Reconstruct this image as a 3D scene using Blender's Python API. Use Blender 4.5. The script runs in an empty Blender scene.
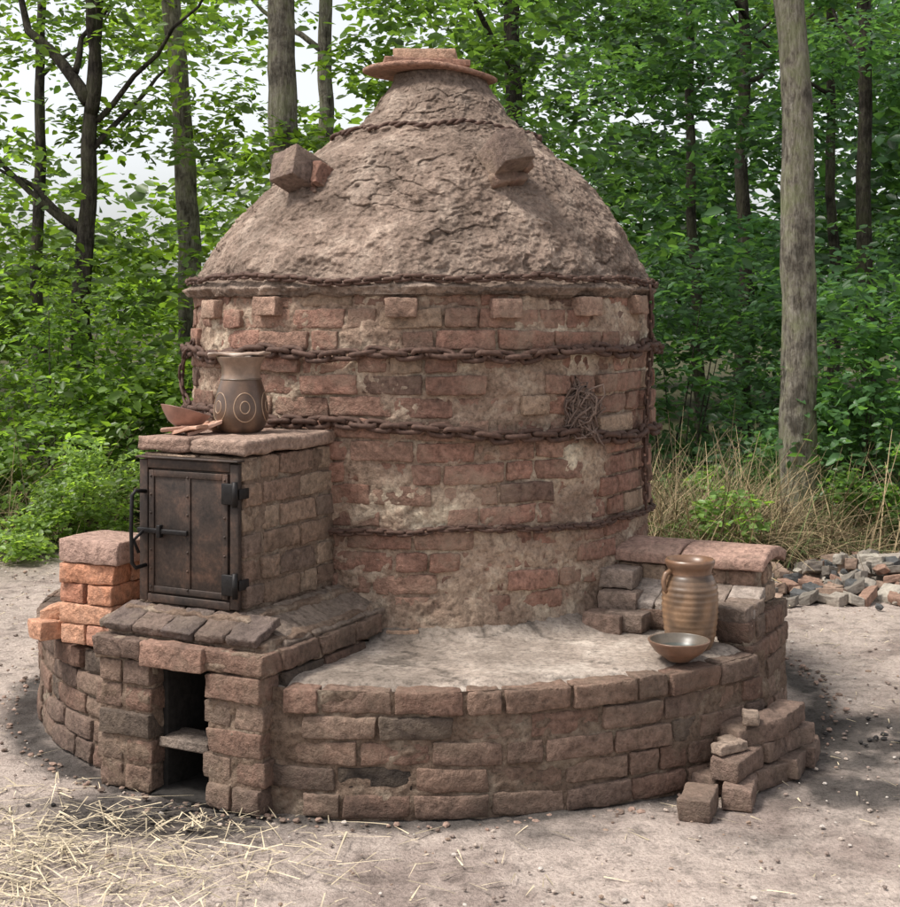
import bpy, math, random
import numpy as np
from mathutils import noise, Vector, Matrix
random.seed(7); rng=np.random.default_rng(7)
S=bpy.context.scene
F_=1400.0; CH=1.43; HY=320.0
def W(px,py,Y): return ((px-450)/F_*Y, Y, CH-(py-HY)/F_*Y)
CX,CY=-0.106,5.5
A1=(-0.47,-0.883); A2=(0.883,-0.47)
nz=noise.noise
# ---------------------------------------------------------------- materials
def newmat(name):
    m=bpy.data.materials.new(name); m.use_nodes=True
    nt=m.node_tree; nt.nodes.clear()
    return m,nt,nt.nodes,nt.links
def ramp(ns,stops):
    r=ns.new('ShaderNodeValToRGB'); e=r.color_ramp.elements
    while len(e)<len(stops): e.new(0.5)
    for i,(p,c) in enumerate(stops):
        e[i].position=p
        if not hasattr(c,'__len__'): c=(c,c,c)
        e[i].color=(c[0],c[1],c[2],1)
    return r
def mixc(ns,lk,f,a,b,mode='MIX'):
    m=ns.new('ShaderNodeMix'); m.data_type='RGBA'; m.blend_type=mode
    for s,v in ((0,f),(6,a),(7,b)):
        if isinstance(v,bpy.types.NodeSocket): lk.new(v,m.inputs[s])
        elif s==0: m.inputs[0].default_value=v
        else: m.inputs[s].default_value=(v[0],v[1],v[2],1)
    return m.outputs[2]
def noisen(ns,lk,co,scale,detail=4,rough=.6,dist=0):
    n=ns.new('ShaderNodeTexNoise'); n.inputs['Scale'].default_value=scale
    n.inputs['Detail'].default_value=min(detail,4); n.inputs['Roughness'].default_value=rough
    n.inputs['Distortion'].default_value=dist
    lk.new(co,n.inputs['Vector']); return n.outputs['Fac']
def finish(m,ns,lk,col,rough=.9,bump=None,metal=0,spec=.3):
    b=ns.new('ShaderNodeBsdfPrincipled'); o=ns.new('ShaderNodeOutputMaterial')
    if isinstance(col,bpy.types.NodeSocket): lk.new(col,b.inputs['Base Color'])
    else: b.inputs['Base Color'].default_value=(*col,1)
    b.inputs['Roughness'].default_value=rough
    b.inputs['Metallic'].default_value=metal
    b.inputs['Specular IOR Level'].default_value=spec
    if bump:
        h,st,di=bump
        bp=ns.new('ShaderNodeBump'); bp.inputs['Strength'].default_value=st; bp.inputs['Distance'].default_value=di
        lk.new(h,bp.inputs['Height']); lk.new(bp.outputs['Normal'],b.inputs['Normal'])
    lk.new(b.outputs[0],o.inputs[0]); return m
def attrc(ns,name='bc'):
    a=ns.new('ShaderNodeAttribute'); a.attribute_name=name; return a.outputs['Color']
def objco(ns):
    return ns.new('ShaderNodeTexCoord').outputs['Object']
def mat_brick(name,dust=(.45,.36,.28),d0=.5,d1=.72,dmax=.75,soot=.45):
    m,nt,ns,lk=newmat(name); co=objco(ns); c=attrc(ns)
    n1=noisen(ns,lk,co,46,4,.75); n2=noisen(ns,lk,co,5.5,4,.72,.5); n3=noisen(ns,lk,co,2.3,3,.65)
    v=ramp(ns,[(.27,.40),(.5,1.0),(.75,1.65)]); lk.new(n1,v.inputs[0])
    c=mixc(ns,lk,1.0,c,v.outputs[0],'MULTIPLY')
    r=ramp(ns,[(d0,0),(d1,dmax)]); lk.new(n2,r.inputs[0]); c=mixc(ns,lk,r.outputs[0],c,dust)
    r2=ramp(ns,[(.48,0),(.70,soot)]); lk.new(n3,r2.inputs[0]); c=mixc(ns,lk,r2.outputs[0],c,(.05,.039,.032))
    return finish(m,ns,lk,c,.93,(n1,1.0,.012),spec=.18)
M_brick=mat_brick('aged_brick',dust=(.37,.275,.205),d0=.46,d1=.72,dmax=.7,soot=.4)
M_plbrick=mat_brick('platform_brick',dust=(.225,.172,.128),d0=.47,d1=.76,dmax=.55,soot=.75)
M_newbrick=mat_brick('orange_brick',dust=(.42,.29,.22),soot=.2,dmax=.5,d0=.44)
def mat_daub(name,c0,c1,c2,bs=1.0,bd=.012,sc=6):
    m,nt,ns,lk=newmat(name); co=objco(ns)
    n1=noisen(ns,lk,co,sc,4,.72,.3); n2=noisen(ns,lk,co,60,4,.75)
    r=ramp(ns,[(.3,c0),(.5,c1),(.68,c2)]); lk.new(n1,r.inputs[0])
    v=ramp(ns,[(.28,.4),(.48,1),(.72,1.5)]); lk.new(n2,v.inputs[0]); c=mixc(ns,lk,.95,r.outputs[0],v.outputs[0],'MULTIPLY')
    a=attrc(ns); c=mixc(ns,lk,1,c,a,'MULTIPLY')
    return finish(m,ns,lk,c,.95,(n2,bs,bd),spec=.12)
M_dome=mat_daub('dome_clay_daub',(.160,.118,.094),(.255,.193,.155),(.40,.32,.262),1.0,.016)
M_mortar=mat_daub('drum_mortar_daub',(.19,.13,.097),(.275,.195,.146),(.43,.345,.265),.9,.010)
M_top=mat_daub('platform_clay_top',(.15,.123,.104),(.255,.213,.183),(.40,.348,.305),.5,.006,3.5)
def mat_simple(name,base,var=.3,scale=30,rough=.8,metal=0,spec=.3,bump=.4,useattr=False,bd=.003):
    m,nt,ns,lk=newmat(name); co=objco(ns); n1=noisen(ns,lk,co,scale,4,.7)
    v=ramp(ns,[(.3,1-var),(.7,1+var)]); lk.new(n1,v.inputs[0])
    c=mixc(ns,lk,1,attrc(ns) if useattr else base,v.outputs[0],'MULTIPLY')
    return finish(m,ns,lk,c,rough,(n1,bump,bd) if bump else None,metal=metal,spec=spec)
M_chain=mat_simple('rusty_chain_iron',(.095,.056,.043),.45,60,.75,.2)
def mat_iron():
    m,nt,ns,lk=newmat('rusted_iron_plate'); co=objco(ns)
    n1=noisen(ns,lk,co,9,4,.75,.4); n2=noisen(ns,lk,co,90,3,.7)
    r=ramp(ns,[(.3,(.022,.017,.015)),(.5,(.05,.034,.027)),(.7,(.11,.064,.046))]); lk.new(n1,r.inputs[0])
    v=ramp(ns,[(.3,.7),(.7,1.3)]); lk.new(n2,v.inputs[0]); c=mixc(ns,lk,1,r.outputs[0],v.outputs[0],'MULTIPLY')
    return finish(m,ns,lk,c,.6,(n2,.4,.001),metal=.3,spec=.4)
M_iron=mat_iron()
M_blackiron=mat_simple('black_iron',(.02,.018,.018),.3,60,.5,.5)
M_pot=mat_simple('pottery',(1,1,1),.25,26,.36,0,.5,.15,True,.001)
M_stone=mat_simple('stone_rubble',(1,1,1),.35,40,.9,bump=0,useattr=True)
M_straw=mat_simple('straw_material',(1,1,1),.1,20,.8,bump=0,useattr=True)
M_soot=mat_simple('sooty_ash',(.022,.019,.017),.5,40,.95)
def mat_bark(name,c0,c1,c2):
    m,nt,ns,lk=newmat(name); co=objco(ns)
    mp=ns.new('ShaderNodeMapping'); mp.inputs['Scale'].default_value=(1,1,.22); lk.new(co,mp.inputs[0]); cs=mp.outputs[0]
    n1=noisen(ns,lk,cs,42,4,.75,.3); n2=noisen(ns,lk,co,4.5,4,.7)
    r=ramp(ns,[(.32,c0),(.5,c1),(.66,c2)]); lk.new(n1,r.inputs[0])
    g=ramp(ns,[(.40,.5),(.5,1),(.64,1.4)]); lk.new(n2,g.inputs[0]); c=mixc(ns,lk,1,r.outputs[0],g.outputs[0],'MULTIPLY')
    g=ramp(ns,[(.48,0),(.64,.6)]); lk.new(n2,g.inputs[0]); c=mixc(ns,lk,g.outputs[0],c,(c1[0]*.78,c1[1]*1.02,c1[2]*.55))
    return finish(m,ns,lk,c,.95,(n1,1.0,.02),spec=.15)
M_bark=mat_bark('grey_bark',(.07,.058,.044),(.185,.163,.130),(.29,.265,.22))
M_barkd=mat_bark('dark_bark',(.025,.02,.017),(.06,.05,.042),(.11,.095,.08))
def mat_leaf(name,trans=.5):
    m,nt,ns,lk=newmat(name); c=attrc(ns)
    d=ns.new('ShaderNodeBsdfPrincipled'); d.inputs['Roughness'].default_value=.4; d.inputs['Specular IOR Level'].default_value=.5
    lk.new(c,d.inputs['Base Color'])
    t=ns.new('ShaderNodeBsdfTranslucent'); tc=mixc(ns,lk,1,c,(2.3,2.3,.9),'MULTIPLY'); lk.new(tc,t.inputs[0])
    mx=ns.new('ShaderNodeMixShader'); mx.inputs[0].default_value=trans
    lk.new(d.outputs[0],mx.inputs[1]); lk.new(t.outputs[0],mx.inputs[2])
    o=ns.new('ShaderNodeOutputMaterial'); lk.new(mx.outputs[0],o.inputs[0]); return m
M_leaf=mat_leaf('leaf_green')
# ---------------------------------------------------------------- mesh builder
class MB:
    def __init__(s): s.v=[];s.f=[];s.c=[]
    def add(s,vs,fs,col=(1,1,1)):
        o=len(s.v); s.v.extend(vs); s.f.extend([tuple(i+o for i in f) for f in fs])
        s.c.extend([(col[0],col[1],col[2],1.0)]*len(vs))
    def obj(s,name,mat,parent=None,smooth=True):
        me=bpy.data.meshes.new(name); me.from_pydata(s.v,[],s.f)
        a=me.color_attributes.new('bc','FLOAT_COLOR','POINT'); a.data.foreach_set('color',np.array(s.c,dtype=np.float32).ravel())
        if smooth: me.polygons.foreach_set('use_smooth',[True]*len(me.polygons))
        me.materials.append(mat); me.update()
        o=bpy.data.objects.new(name,me); S.collection.objects.link(o)
        if parent: o.parent=parent
        return o
def empty(name,loc=(0,0,0)):
    e=bpy.data.objects.new(name,None); S.collection.objects.link(e); e.empty_display_size=.1; return e
_tc={}
def boxlat(nx,ny,nzv):
    k=(nx,ny,nzv)
    if k in _tc: return _tc[k]
    idx={};pts=[];fs=[]
    mx=(nx,ny,nzv)
    def gi(i,j,l):
        t=(i,j,l)
        if t not in idx: idx[t]=len(pts); pts.append(t)
        return idx[t]
    for ax in range(3):
        a,b=(ax+1)%3,(ax+2)%3
        for side in (0,mx[ax]):
            for i in range(mx[a]):
                for j in range(mx[b]):
                    q=[]
                    for (di,dj) in ((0,0),(1,0),(1,1),(0,1)):
                        t=[0,0,0]; t[ax]=side; t[a]=i+di; t[b]=j+dj; q.append(gi(*t))
                    if side==0: q.reverse()
                    fs.append(tuple(q))
    _tc[k]=(pts,fs); return pts,fs
def axis(h,r,n):
    return [-h]+list(np.linspace(-h+r,h-r,n-1))+[h]
def rbox(mb,size,fn,col,seed=None,r=.004,amp=.0045,nx=10,ny=3,nzv=6,chip=0.0):
    hx,hy,hz=size[0]/2,size[1]/2,size[2]/2; r=min(r,hx*.8,hy*.8,hz*.8)
    pts,fs=boxlat(nx,ny,nzv); X,Y,Z=axis(hx,r,nx),axis(hy,r,ny),axis(hz,r,nzv)
    sd=random.uniform(0,1000) if seed is None else seed
    vs=[]
    for (i,j,l) in pts:
        x,y,z=X[i],Y[j],Z[l]
        qx,qy,qz=max(-hx+r,min(hx-r,x)),max(-hy+r,min(hy-r,y)),max(-hz+r,min(hz-r,z))
        dx,dy,dz=x-qx,y-qy,z-qz; L=math.sqrt(dx*dx+dy*dy+dz*dz)
        if L>1e-9: x,y,z=qx+dx/L*r,qy+dy/L*r,qz+dz/L*r
        if amp>0:
            n=noise.noise_vector(Vector((x*18+sd,y*18,z*18))); n2=noise.noise_vector(Vector((x*65+sd,y*65,z*65+9)))
            x+=n.x*amp+n2.x*amp*.8; y+=n.y*amp+n2.y*amp*.8; z+=n.z*amp+n2.z*amp*.8
        if chip>0:
            e=(abs(x)/hx)**4*.5+(abs(z)/hz)**4*.5
            k=max(0,nz(Vector((x*14+sd,5,z*14)))+.15)*e*chip; x*=1-k*.6; y*=1-k*1.8; z*=1-k*.8
        vs.append(fn(x,y,z))
    mb.add(vs,fs,col)
def frame(A):
    L=(-A[1],A[0])
    def fn(u,v,z): return (CX+u*A[0]+v*L[0],CY+u*A[1]+v*L[1],z)
    return fn
F1=frame(A1); F2=frame(A2)
def bcol(pal=None):
    t=random.random()
    if pal=='plat':
        b=random.choice([(.165,.110,.085),(.185,.122,.092),(.145,.1,.08),(.20,.138,.106),(.175,.108,.082)])
        if t<.08: b=(.095,.072,.058)
    elif pal=='orange': b=random.choice([(.46,.22,.135),(.40,.185,.12),(.48,.26,.17),(.35,.175,.12)])
    elif pal=='fire': b=random.choice([(.26,.175,.128),(.29,.20,.148),(.225,.15,.113),(.31,.225,.165),(.20,.142,.112)])
    else:
        b=random.choice([(.26,.143,.105),(.285,.158,.118),(.24,.135,.102),(.27,.164,.122),(.25,.147,.11)])
        if t<.05: b=(.17,.108,.085)
        elif t>.94: b=(.33,.235,.17)
    k=random.uniform(.88,1.12); return (b[0]*k,b[1]*k,b[2]*k)
def ringcourse(mb,R,z,h,depth,pal,skip=None,jt=.010,headers=.25,special=None,rj=.005):
    Rf=R if callable(R) else (lambda t:R)
    th=random.uniform(0,1); end=th+2*math.pi
    while th<end-.03:
        Rr=Rf(th)
        L=random.uniform(.095,.11) if random.random()<headers else random.uniform(.195,.22)
        if (end-th)*Rr<L+.04: L=(end-th)*Rr-jt
        tc=th+(L/2)/Rr; rr=Rr+random.gauss(0,rj)-depth/2; tl=random.gauss(0,.014); yw=random.gauss(0,.018)
        if L>.03 and not (skip and skip(tc,L/Rr/2)):
            def fn(x,y,zz,tc=tc,rr=rr,tl=tl,yw=yw):
                t=tc+x/Rr; q=rr+y+yw*x
                return (CX+q*math.cos(t),CY+q*math.sin(t),z+zz+tl*x+.008*nz(Vector((t*3,z*2,1))))
            col=bcol(pal)
            if special: 
                c2=special(CX+Rr*math.cos(tc),CY+Rr*math.sin(tc),z)
                if c2: col=c2
            rbox(mb,(L,depth,h-jt*random.uniform(.7,1.1)),fn,col,chip=.16)
        th+=(L+jt)/Rr
def linecourse(mb,Fn,p0,p1,inn,z,h,depth,pal,jt=.010,first=None,rj=.004):
    dx,dy=p1[0]-p0[0],p1[1]-p0[1]; T=math.hypot(dx,dy); 
    if T<.03: return
    dx/=T; dy/=T; s=0
    while s<T-.01:
        L=first if (first and s==0) else random.choice([.205,.205,.215,.1])
        if T-s-L<.06: L=T-s
        off=random.gauss(0,rj); yw=random.gauss(0,.02)
        def fn(x,y,zz,s=s,L=L,off=off,yw=yw):
            a=s+L/2+x; b=depth/2-off+y+yw*x
            return Fn(p0[0]+dx*a+inn[0]*b,p0[1]+dy*a+inn[1]*b,z+zz)
        rbox(mb,(L-jt,depth,h-jt*random.uniform(.7,1.1)),fn,bcol(pal),chip=.15)
        s+=L
def block(mb,core,Fn,u0,u1,v0,v1,z0,z1,n,pal,sides='frl',d=.1,jit=.0,s=.008):
    h=(z1-z0)/n
    for i in range(n):
        z=z0+h*(i+.5); e=i%2; f=[None,.1][i%2]
        a,b=(0,d) if e==0 else (d,0)
        du=random.uniform(-jit,jit); 
        if 'f' in sides: linecourse(mb,Fn,(u1+du,v0+a),(u1+du,v1-a),(-1,0),z,h,d,pal,first=f)
        if 'r' in sides: linecourse(mb,Fn,(u1-b,v1+du),(u0,v1+du),(0,-1),z,h,d,pal,first=f)
        if 'l' in sides: linecourse(mb,Fn,(u1-b,v0-du),(u0,v0-du),(0,1),z,h,d,pal,first=f)
    fine_box(core,Fn,u0+s,u1-s,v0+s,v1-s,z0,z1-.006,amp=.009,n=26)
def fine_box(mb,Fn,u0,u1,v0,v1,z0,z1,col=(1,1,1),amp=.006,r=.006,n=14):
    cu,cv,cz=(u0+u1)/2,(v0+v1)/2,(z0+z1)/2
    rbox(mb,(u1-u0,v1-v0,z1-z0),lambda x,y,z:Fn(cu+x,cv+y,cz+z),col,r=r,amp=amp,nx=n,ny=n,nzv=n)
def sbox(mb,Fn,u0,u1,v0,v1,z0,z1,col=(1,1,1),r=.003,amp=0):
    cu,cv,cz=(u0+u1)/2,(v0+v1)/2,(z0+z1)/2
    rbox(mb,(u1-u0,v1-v0,z1-z0),lambda x,y,z:Fn(cu+x,cv+y,cz+z),col,r=r,amp=amp,nx=4,ny=4,nzv=4)
def tube(mb,pts,rad,seg=10,col=(1,1,1),namp=0,closed=False,cap=True):
    pts=[Vector(p) for p in pts]; n=len(pts); vs=[];fs=[]
    if not hasattr(rad,'__len__'): rad=[rad]*n
    up=None
    for i,p in enumerate(pts):
        if closed: t=pts[(i+1)%n]-pts[(i-1)%n]
        else: t=pts[min(i+1,n-1)]-pts[max(i-1,0)]
        t.normalize()
        if up is None:
            up=Vector((0,0,1)) if abs(t.z)<.9 else Vector((1,0,0))
        b=t.cross(up); 
        if b.length<1e-4: b=t.orthogonal()
        b.normalize(); up=b.cross(t).normalized()
        for k in range(seg):
            a=2*math.pi*k/seg; rr=rad[i]
            d=b*math.cos(a)+up*math.sin(a)
            if namp: rr*=1+namp*nz(Vector((p.x*3+d.x*1.3,p.y*3+d.y*1.3,p.z*1.2)))+namp*.5*nz(Vector((d.x*4,d.y*4,p.z*5)))
            q=p+d*rr; vs.append((q.x,q.y,q.z))
    m=n if closed else n-1
    for i in range(m):
        j=(i+1)%n
        for k in range(seg):
            k2=(k+1)%seg; fs.append((i*seg+k,i*seg+k2,j*seg+k2,j*seg+k))
    if cap and not closed:
        fs.append(tuple(range(seg))[::-1]); fs.append(tuple((n-1)*seg+k for k in range(seg)))
    mb.add(vs,fs,col)

# ---------------------------------------------------------------- KILN
kiln=empty('brick_pottery_kiln')
a1=math.atan2(A1[1],A1[0]); a2=math.atan2(A2[1],A2[0])
def adiff(a,b): return (a-b+math.pi)%(2*math.pi)-math.pi
PZ=.37; PR=1.5
def Rp(t):
    d=adiff(t,a2)
    if .02<d<1.9: return 1.16
    if -1.9<adiff(t,a1)<-.1: return 1.445
    return PR
gap=math.asin(.30/PR)
def skipf(t,h): return abs(adiff(t,a1))<gap+h*.3 or -.235-h*.6<adiff(t,a2)<.17
def spec(x,y,z):
    if abs(z-.26)<.04 and abs(x-.24)<.09 and y<5: return (.024,.024,.013)
    if abs(z-.11)<.04 and abs(x+.19)<.1 and y<5: return (.035,.028,.024)
mb=MB(); hh=PZ/5
for i in range(5):
    ex=(.008 if i==4 else 0)+(.008 if i==0 else 0)
    ringcourse(mb,lambda t:Rp(t)+ex,hh*(i+.5),hh,.11,'plat',skip=skipf,special=spec,rj=.006,headers=.3)
mb.obj('platform_brickwork',M_plbrick,kiln)
core=MB(); nt_=900; nh=50; vs=[];fs=[];
for j in range(nh+1):
    z=-.02+(PZ-.005+.02)*j/nh
    for i in range(nt_):
        t=2*math.pi*i/nt_; x,y=math.cos(t),math.sin(t)
        k=nz(Vector((x*6,y*6,z*9)))+.6*nz(Vector((x*22,y*22,z*22)))+.5*nz(Vector((x*60,y*60,z*60)))
        q=Rp(t)-.0085+.013*max(-.5,min(.9,k)); vs.append((CX+q*x,CY+q*y,z))
for j in range(nh):
    for i in range(nt_):
        t=2*math.pi*(i+.5)/nt_
        if abs(adiff(t,a1))<math.asin(.30/PR): continue
        if -.22<adiff(t,a2)<.04: continue
        i2=(i+1)%nt_; fs.append((j*nt_+i,j*nt_+i2,(j+1)*nt_+i2,(j+1)*nt_+i))
core.add(vs,fs,(.54,.54,.54)); 
core.obj('platform_mortar',M_mortar,kiln)
tp=MB(); vs=[];fs=[]; nr=90; nt_=420; cs=[]
for j in range(nr+1):
    for i in range(nt_):
        t=2*math.pi*i/nt_; RR=Rp(t)-.03; 
        if -.26<adiff(t,a2)<.04: RR=min(RR,1.36)
        q=.78+(RR-.78)*j/nr
        x,y=CX+q*math.cos(t),CY+q*math.sin(t)
        k=.008*nz(Vector((x*5,y*5,2)))+.004*nz(Vector((x*16,y*16,2)))+.002*nz(Vector((x*50,y*50,2)))
        up=.06*max(0,(1.02-q)/.16)**2 if q<1.02 else 0
        edge=-.022*max(0,(q-(RR-.09))/.07)**2
        c_=noise.voronoi(Vector((x*2.2+.4*nz(Vector((x*5,y*5,0))),y*2.2+.4*nz(Vector((x*5,y*5,9))),0)))[0]; cr=(c_[1]-c_[0]); cc=1
        if cr<.022 and nz(Vector((x*2,y*2,7)))>0: k-=.007*(1-cr/.022); cc=.55
        cc*=1+.35*nz(Vector((x*3,y*3,4)))+.15*nz(Vector((x*11,y*11,4)))
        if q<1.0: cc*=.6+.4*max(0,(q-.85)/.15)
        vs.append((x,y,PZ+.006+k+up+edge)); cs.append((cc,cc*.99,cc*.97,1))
for j in range(nr):
    for i in range(nt_):
        t=2*math.pi*(i+.5)/nt_; q=.78+(PR-.03-.78)*(j+.5)/nr
        if q>.95 and abs(q*math.sin(adiff(t,a1)))<.30 and abs(adiff(t,a1))<1: continue
        i2=(i+1)%nt_; fs.append((j*nt_+i,(j+1)*nt_+i,(j+1)*nt_+i2,j*nt_+i2))
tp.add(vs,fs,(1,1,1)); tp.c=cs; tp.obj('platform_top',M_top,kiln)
# drum
DZ0,DZ1=.37,1.545
def drumR(z): return float(np.interp(z,[.37,.8,1.25,1.40,1.55],[.866,.876,.893,.889,.872]))
mb=MB(); nc=16; hh=(DZ1-DZ0)/nc
for i in range(nc):
    z=DZ0+hh*(i+.5); ringcourse(mb,drumR(z),z,hh,.08,None,rj=.0065,headers=.28)
for px in (232,290,410,500,575,628):
    s=(px-424)/1400*5.5/.9; s=max(-.97,min(.97,s)); t=-math.pi/2+math.asin(s)*.98; z=1.478+random.gauss(0,.004)
    def fn(x,y,zz,t=t): 
        tt=t+x/.9; q=.885+y; return (CX+q*math.cos(tt),CY+q*math.sin(tt),z+zz)
    rbox(mb,(.105,.07,.066),fn,random.choice([(.31,.20,.15),(.34,.225,.17),(.27,.17,.13)]),chip=.1)
for (px,py) in ((410,634),(300,560)):
    s=(px-424)/1400*5.0/.9; t=-math.pi/2+math.asin(s); z=CH-(py-HY)/1400*4.68
    def fn(x,y,zz,t=t,z=z): 
        tt=t+x/.9; q=.89+y; return (CX+q*math.cos(tt),CY+q*math.sin(tt),z+zz)
    rbox(mb,(.11,.05,.06),fn,(.3,.2,.14),chip=.1)
mb.obj('drum_brickwork',M_brick,kiln)
core=MB(); vs=[];fs=[];cs=[]; nt_=760; nh=210
for j in range(nh+1):
    z=DZ0-.02+(DZ1-DZ0+.03)*j/nh
    for i in range(nt_):
        t=2*math.pi*i/nt_; x,y=math.cos(t),math.sin(t)
        k=nz(Vector((x*3.2,y*3.2,z*4)))*1.1+.7*nz(Vector((x*9,y*9,z*12+4)))+.6*nz(Vector((x*28,y*28,z*30)))+.4*nz(Vector((x*70,y*70,z*70)))
        dp=math.exp(-((adiff(t,-math.pi/2+.07)/.26)**2+((z-.83)/.10)**2)*1.0)
        dp2=math.exp(-((adiff(t,-math.pi/2+.25)/.6)**2+((z-.60)/.13)**2)*1.0)*.7
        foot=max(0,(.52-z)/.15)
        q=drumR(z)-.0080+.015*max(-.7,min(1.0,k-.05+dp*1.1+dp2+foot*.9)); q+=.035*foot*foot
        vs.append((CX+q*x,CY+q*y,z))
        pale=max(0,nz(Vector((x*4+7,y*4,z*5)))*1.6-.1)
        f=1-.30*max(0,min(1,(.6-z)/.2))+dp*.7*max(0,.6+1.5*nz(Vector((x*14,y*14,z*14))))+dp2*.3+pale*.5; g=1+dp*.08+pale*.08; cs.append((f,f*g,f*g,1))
for j in range(nh):
    for i in range(nt_):
        i2=(i+1)%nt_; fs.append((j*nt_+i,j*nt_+i2,(j+1)*nt_+i2,(j+1)*nt_+i))
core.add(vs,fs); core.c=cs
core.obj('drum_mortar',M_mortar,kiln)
# dome
PZs=[1.515,1.54,1.567,1.657,1.744,1.88,1.95,2.02,2.10,2.15,2.19,2.27,2.33,2.39]
PRs=[.880,.890,.870,.836,.784,.682,.620,.550,.440,.355,.302,.247,.202,.172]
def domeR(z): return float(np.interp(z,PZs,PRs))
def domeX(z): return CX+.070*max(0,(z-1.5)/.87)
DMP=[W(319,176,5.06),W(497,158,4.95)]
dm=MB(); vs=[];fs=[];cs=[]; nt_=960; nh=360
zz=[1.515+ (2.385-1.515)*(j/nh) for j in range(nh+1)]
sm=np.convolve(np.pad([domeR(z) for z in zz],14,mode='edge'),np.ones(29)/29,'valid')
for j,z in enumerate(zz):
    R=sm[j] if j>14 else domeR(z)
    for i in range(nt_):
        t=2*math.pi*i/nt_; x,y=math.cos(t),math.sin(t)
        P=Vector((x*R,y*R,z))
        Q=P+noise.noise_vector(P*6)*.07+noise.noise_vector(P*20)*.04
        vd,vp=noise.voronoi(Vector((Q.x*6.5,Q.y*6.5,Q.z*9.0)))
        e=vd[1]-vd[0]; c0=vp[0]
        pm=max(0,min(1,.30+1.8*nz(P*2.2+Vector((8,0,0)))))
        fl=max(-1,min(1,nz(c0*3.1)*2))
        tilt=(Q.z*9.0-c0.z)
        k=(.005*fl-.008*tilt*(.4+.6*fl))*(.25+.75*pm)
        msk=max(0,min(1,2.4*nz(P*3.1+Vector((3,0,0)))))
        cr=max(0,1-e/.06)*msk; k-=.008*cr
        vd2,_=noise.voronoi(Vector((Q.x*24,Q.y*24,Q.z*30))); e2=vd2[1]-vd2[0]
        k+=(.005*min(1,e2*2.0)-.0025)*pm
        n60=nz(P*68); n26=nz(P*28); n13=nz(P*13)
        k+=.026*nz(P*2.8)+.018*nz(P*6)+.014*n13+.009*n26+.006*n60
        zr=2.14+.02*nz(Vector((x*1.5,y*1.5,3)))
        k+=.016*math.exp(-((z-zr)/.018)**2)
        k+=.016*math.exp(-((z-1.545)/.022)**2)*(1+1.3*nz(P*12))
        col=1.0-.25*cr-.10*pm*max(0,1-e2/.18)+.10*fl*pm+.35*nz(P*4.5)+.2*n26+.1*n13
        wx,wy=domeX(z)+(R)*x,CY+(R)*y
        for d in DMP:
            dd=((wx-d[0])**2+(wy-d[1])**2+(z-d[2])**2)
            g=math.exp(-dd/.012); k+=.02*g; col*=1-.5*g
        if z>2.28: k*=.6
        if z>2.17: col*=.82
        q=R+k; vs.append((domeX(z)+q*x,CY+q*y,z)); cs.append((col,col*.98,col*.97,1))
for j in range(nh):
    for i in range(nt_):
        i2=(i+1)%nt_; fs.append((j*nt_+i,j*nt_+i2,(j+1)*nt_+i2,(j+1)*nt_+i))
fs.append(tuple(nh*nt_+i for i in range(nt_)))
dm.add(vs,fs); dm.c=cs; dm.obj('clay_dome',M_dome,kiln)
lp=MB(); vs=[];fs=[]
for j,(q,z) in enumerate(((.84,1.53),(.868,1.510),(.892,1.513),(.888,1.535))):
    for i in range(500):
        t=2*math.pi*i/500; x,y=math.cos(t),math.sin(t); k=.018*nz(Vector((x*10,y*10,j)))+.014*nz(Vector((x*30,y*30,j)))
        vs.append((CX+(q+k)*x,CY+(q+k)*y,z+k*1.1))
for j in range(3):
    for i in range(500):
        i2=(i+1)%500; fs.append((j*500+i,j*500+i2,(j+1)*500+i2,(j+1)*500+i))
lp.add(vs,fs,(.7,.67,.65)); lp.obj('dome_lip',M_dome,kiln)
# cap
cp=MB(); tx=domeX(2.4)-.05
def capf(cx,cz,rot,tilt=0):
    c,s=math.cos(rot),math.sin(rot)
    return lambda x,y,z:(cx+c*x-s*y,CY+s*x+c*y-.02,cz+z+tilt*x)
vs=[];fs=[];n=10
rads=[.27,.245,.22,.23,.235,.26,.24,.22,.235,.24]
for (z,k) in ((0,.96),(.004,1),(.016,1.0),(.020,.96)):
    for i in range(n*4):
        a=2*math.pi*i/(n*4); f=i/4; r=rads[int(f)%n]*(1-f%1)+rads[(int(f)+1)%n]*(f%1); r*=k*(1+.02*nz(Vector((math.cos(a)*6,math.sin(a)*6,1))))
        vs.append((tx+r*math.cos(a),CY+r*math.sin(a),2.378+z-.018*math.cos(a)-.012*abs(math.cos(a))+.014))
m=n*4
for j in range(3):
    for i in range(m): fs.append((j*m+i,j*m+(i+1)%m,(j+1)*m+(i+1)%m,(j+1)*m+i))
fs.append(tuple(range(m))[::-1]); fs.append(tuple(3*m+i for i in range(m)))
cp.add(vs,fs,(.32,.185,.135))
rbox(cp,(.33,.26,.024),capf(tx-.015,2.421,.1,-.03),(.32,.185,.135),nx=10,r=.003,amp=.002); rbox(cp,(.24,.2,.04),capf(tx-.01,2.455,-.05,-.02),(.46,.30,.215),r=.003,amp=.002)
cp.obj('chimney_cap_tiles',M_newbrick,kiln)
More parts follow.
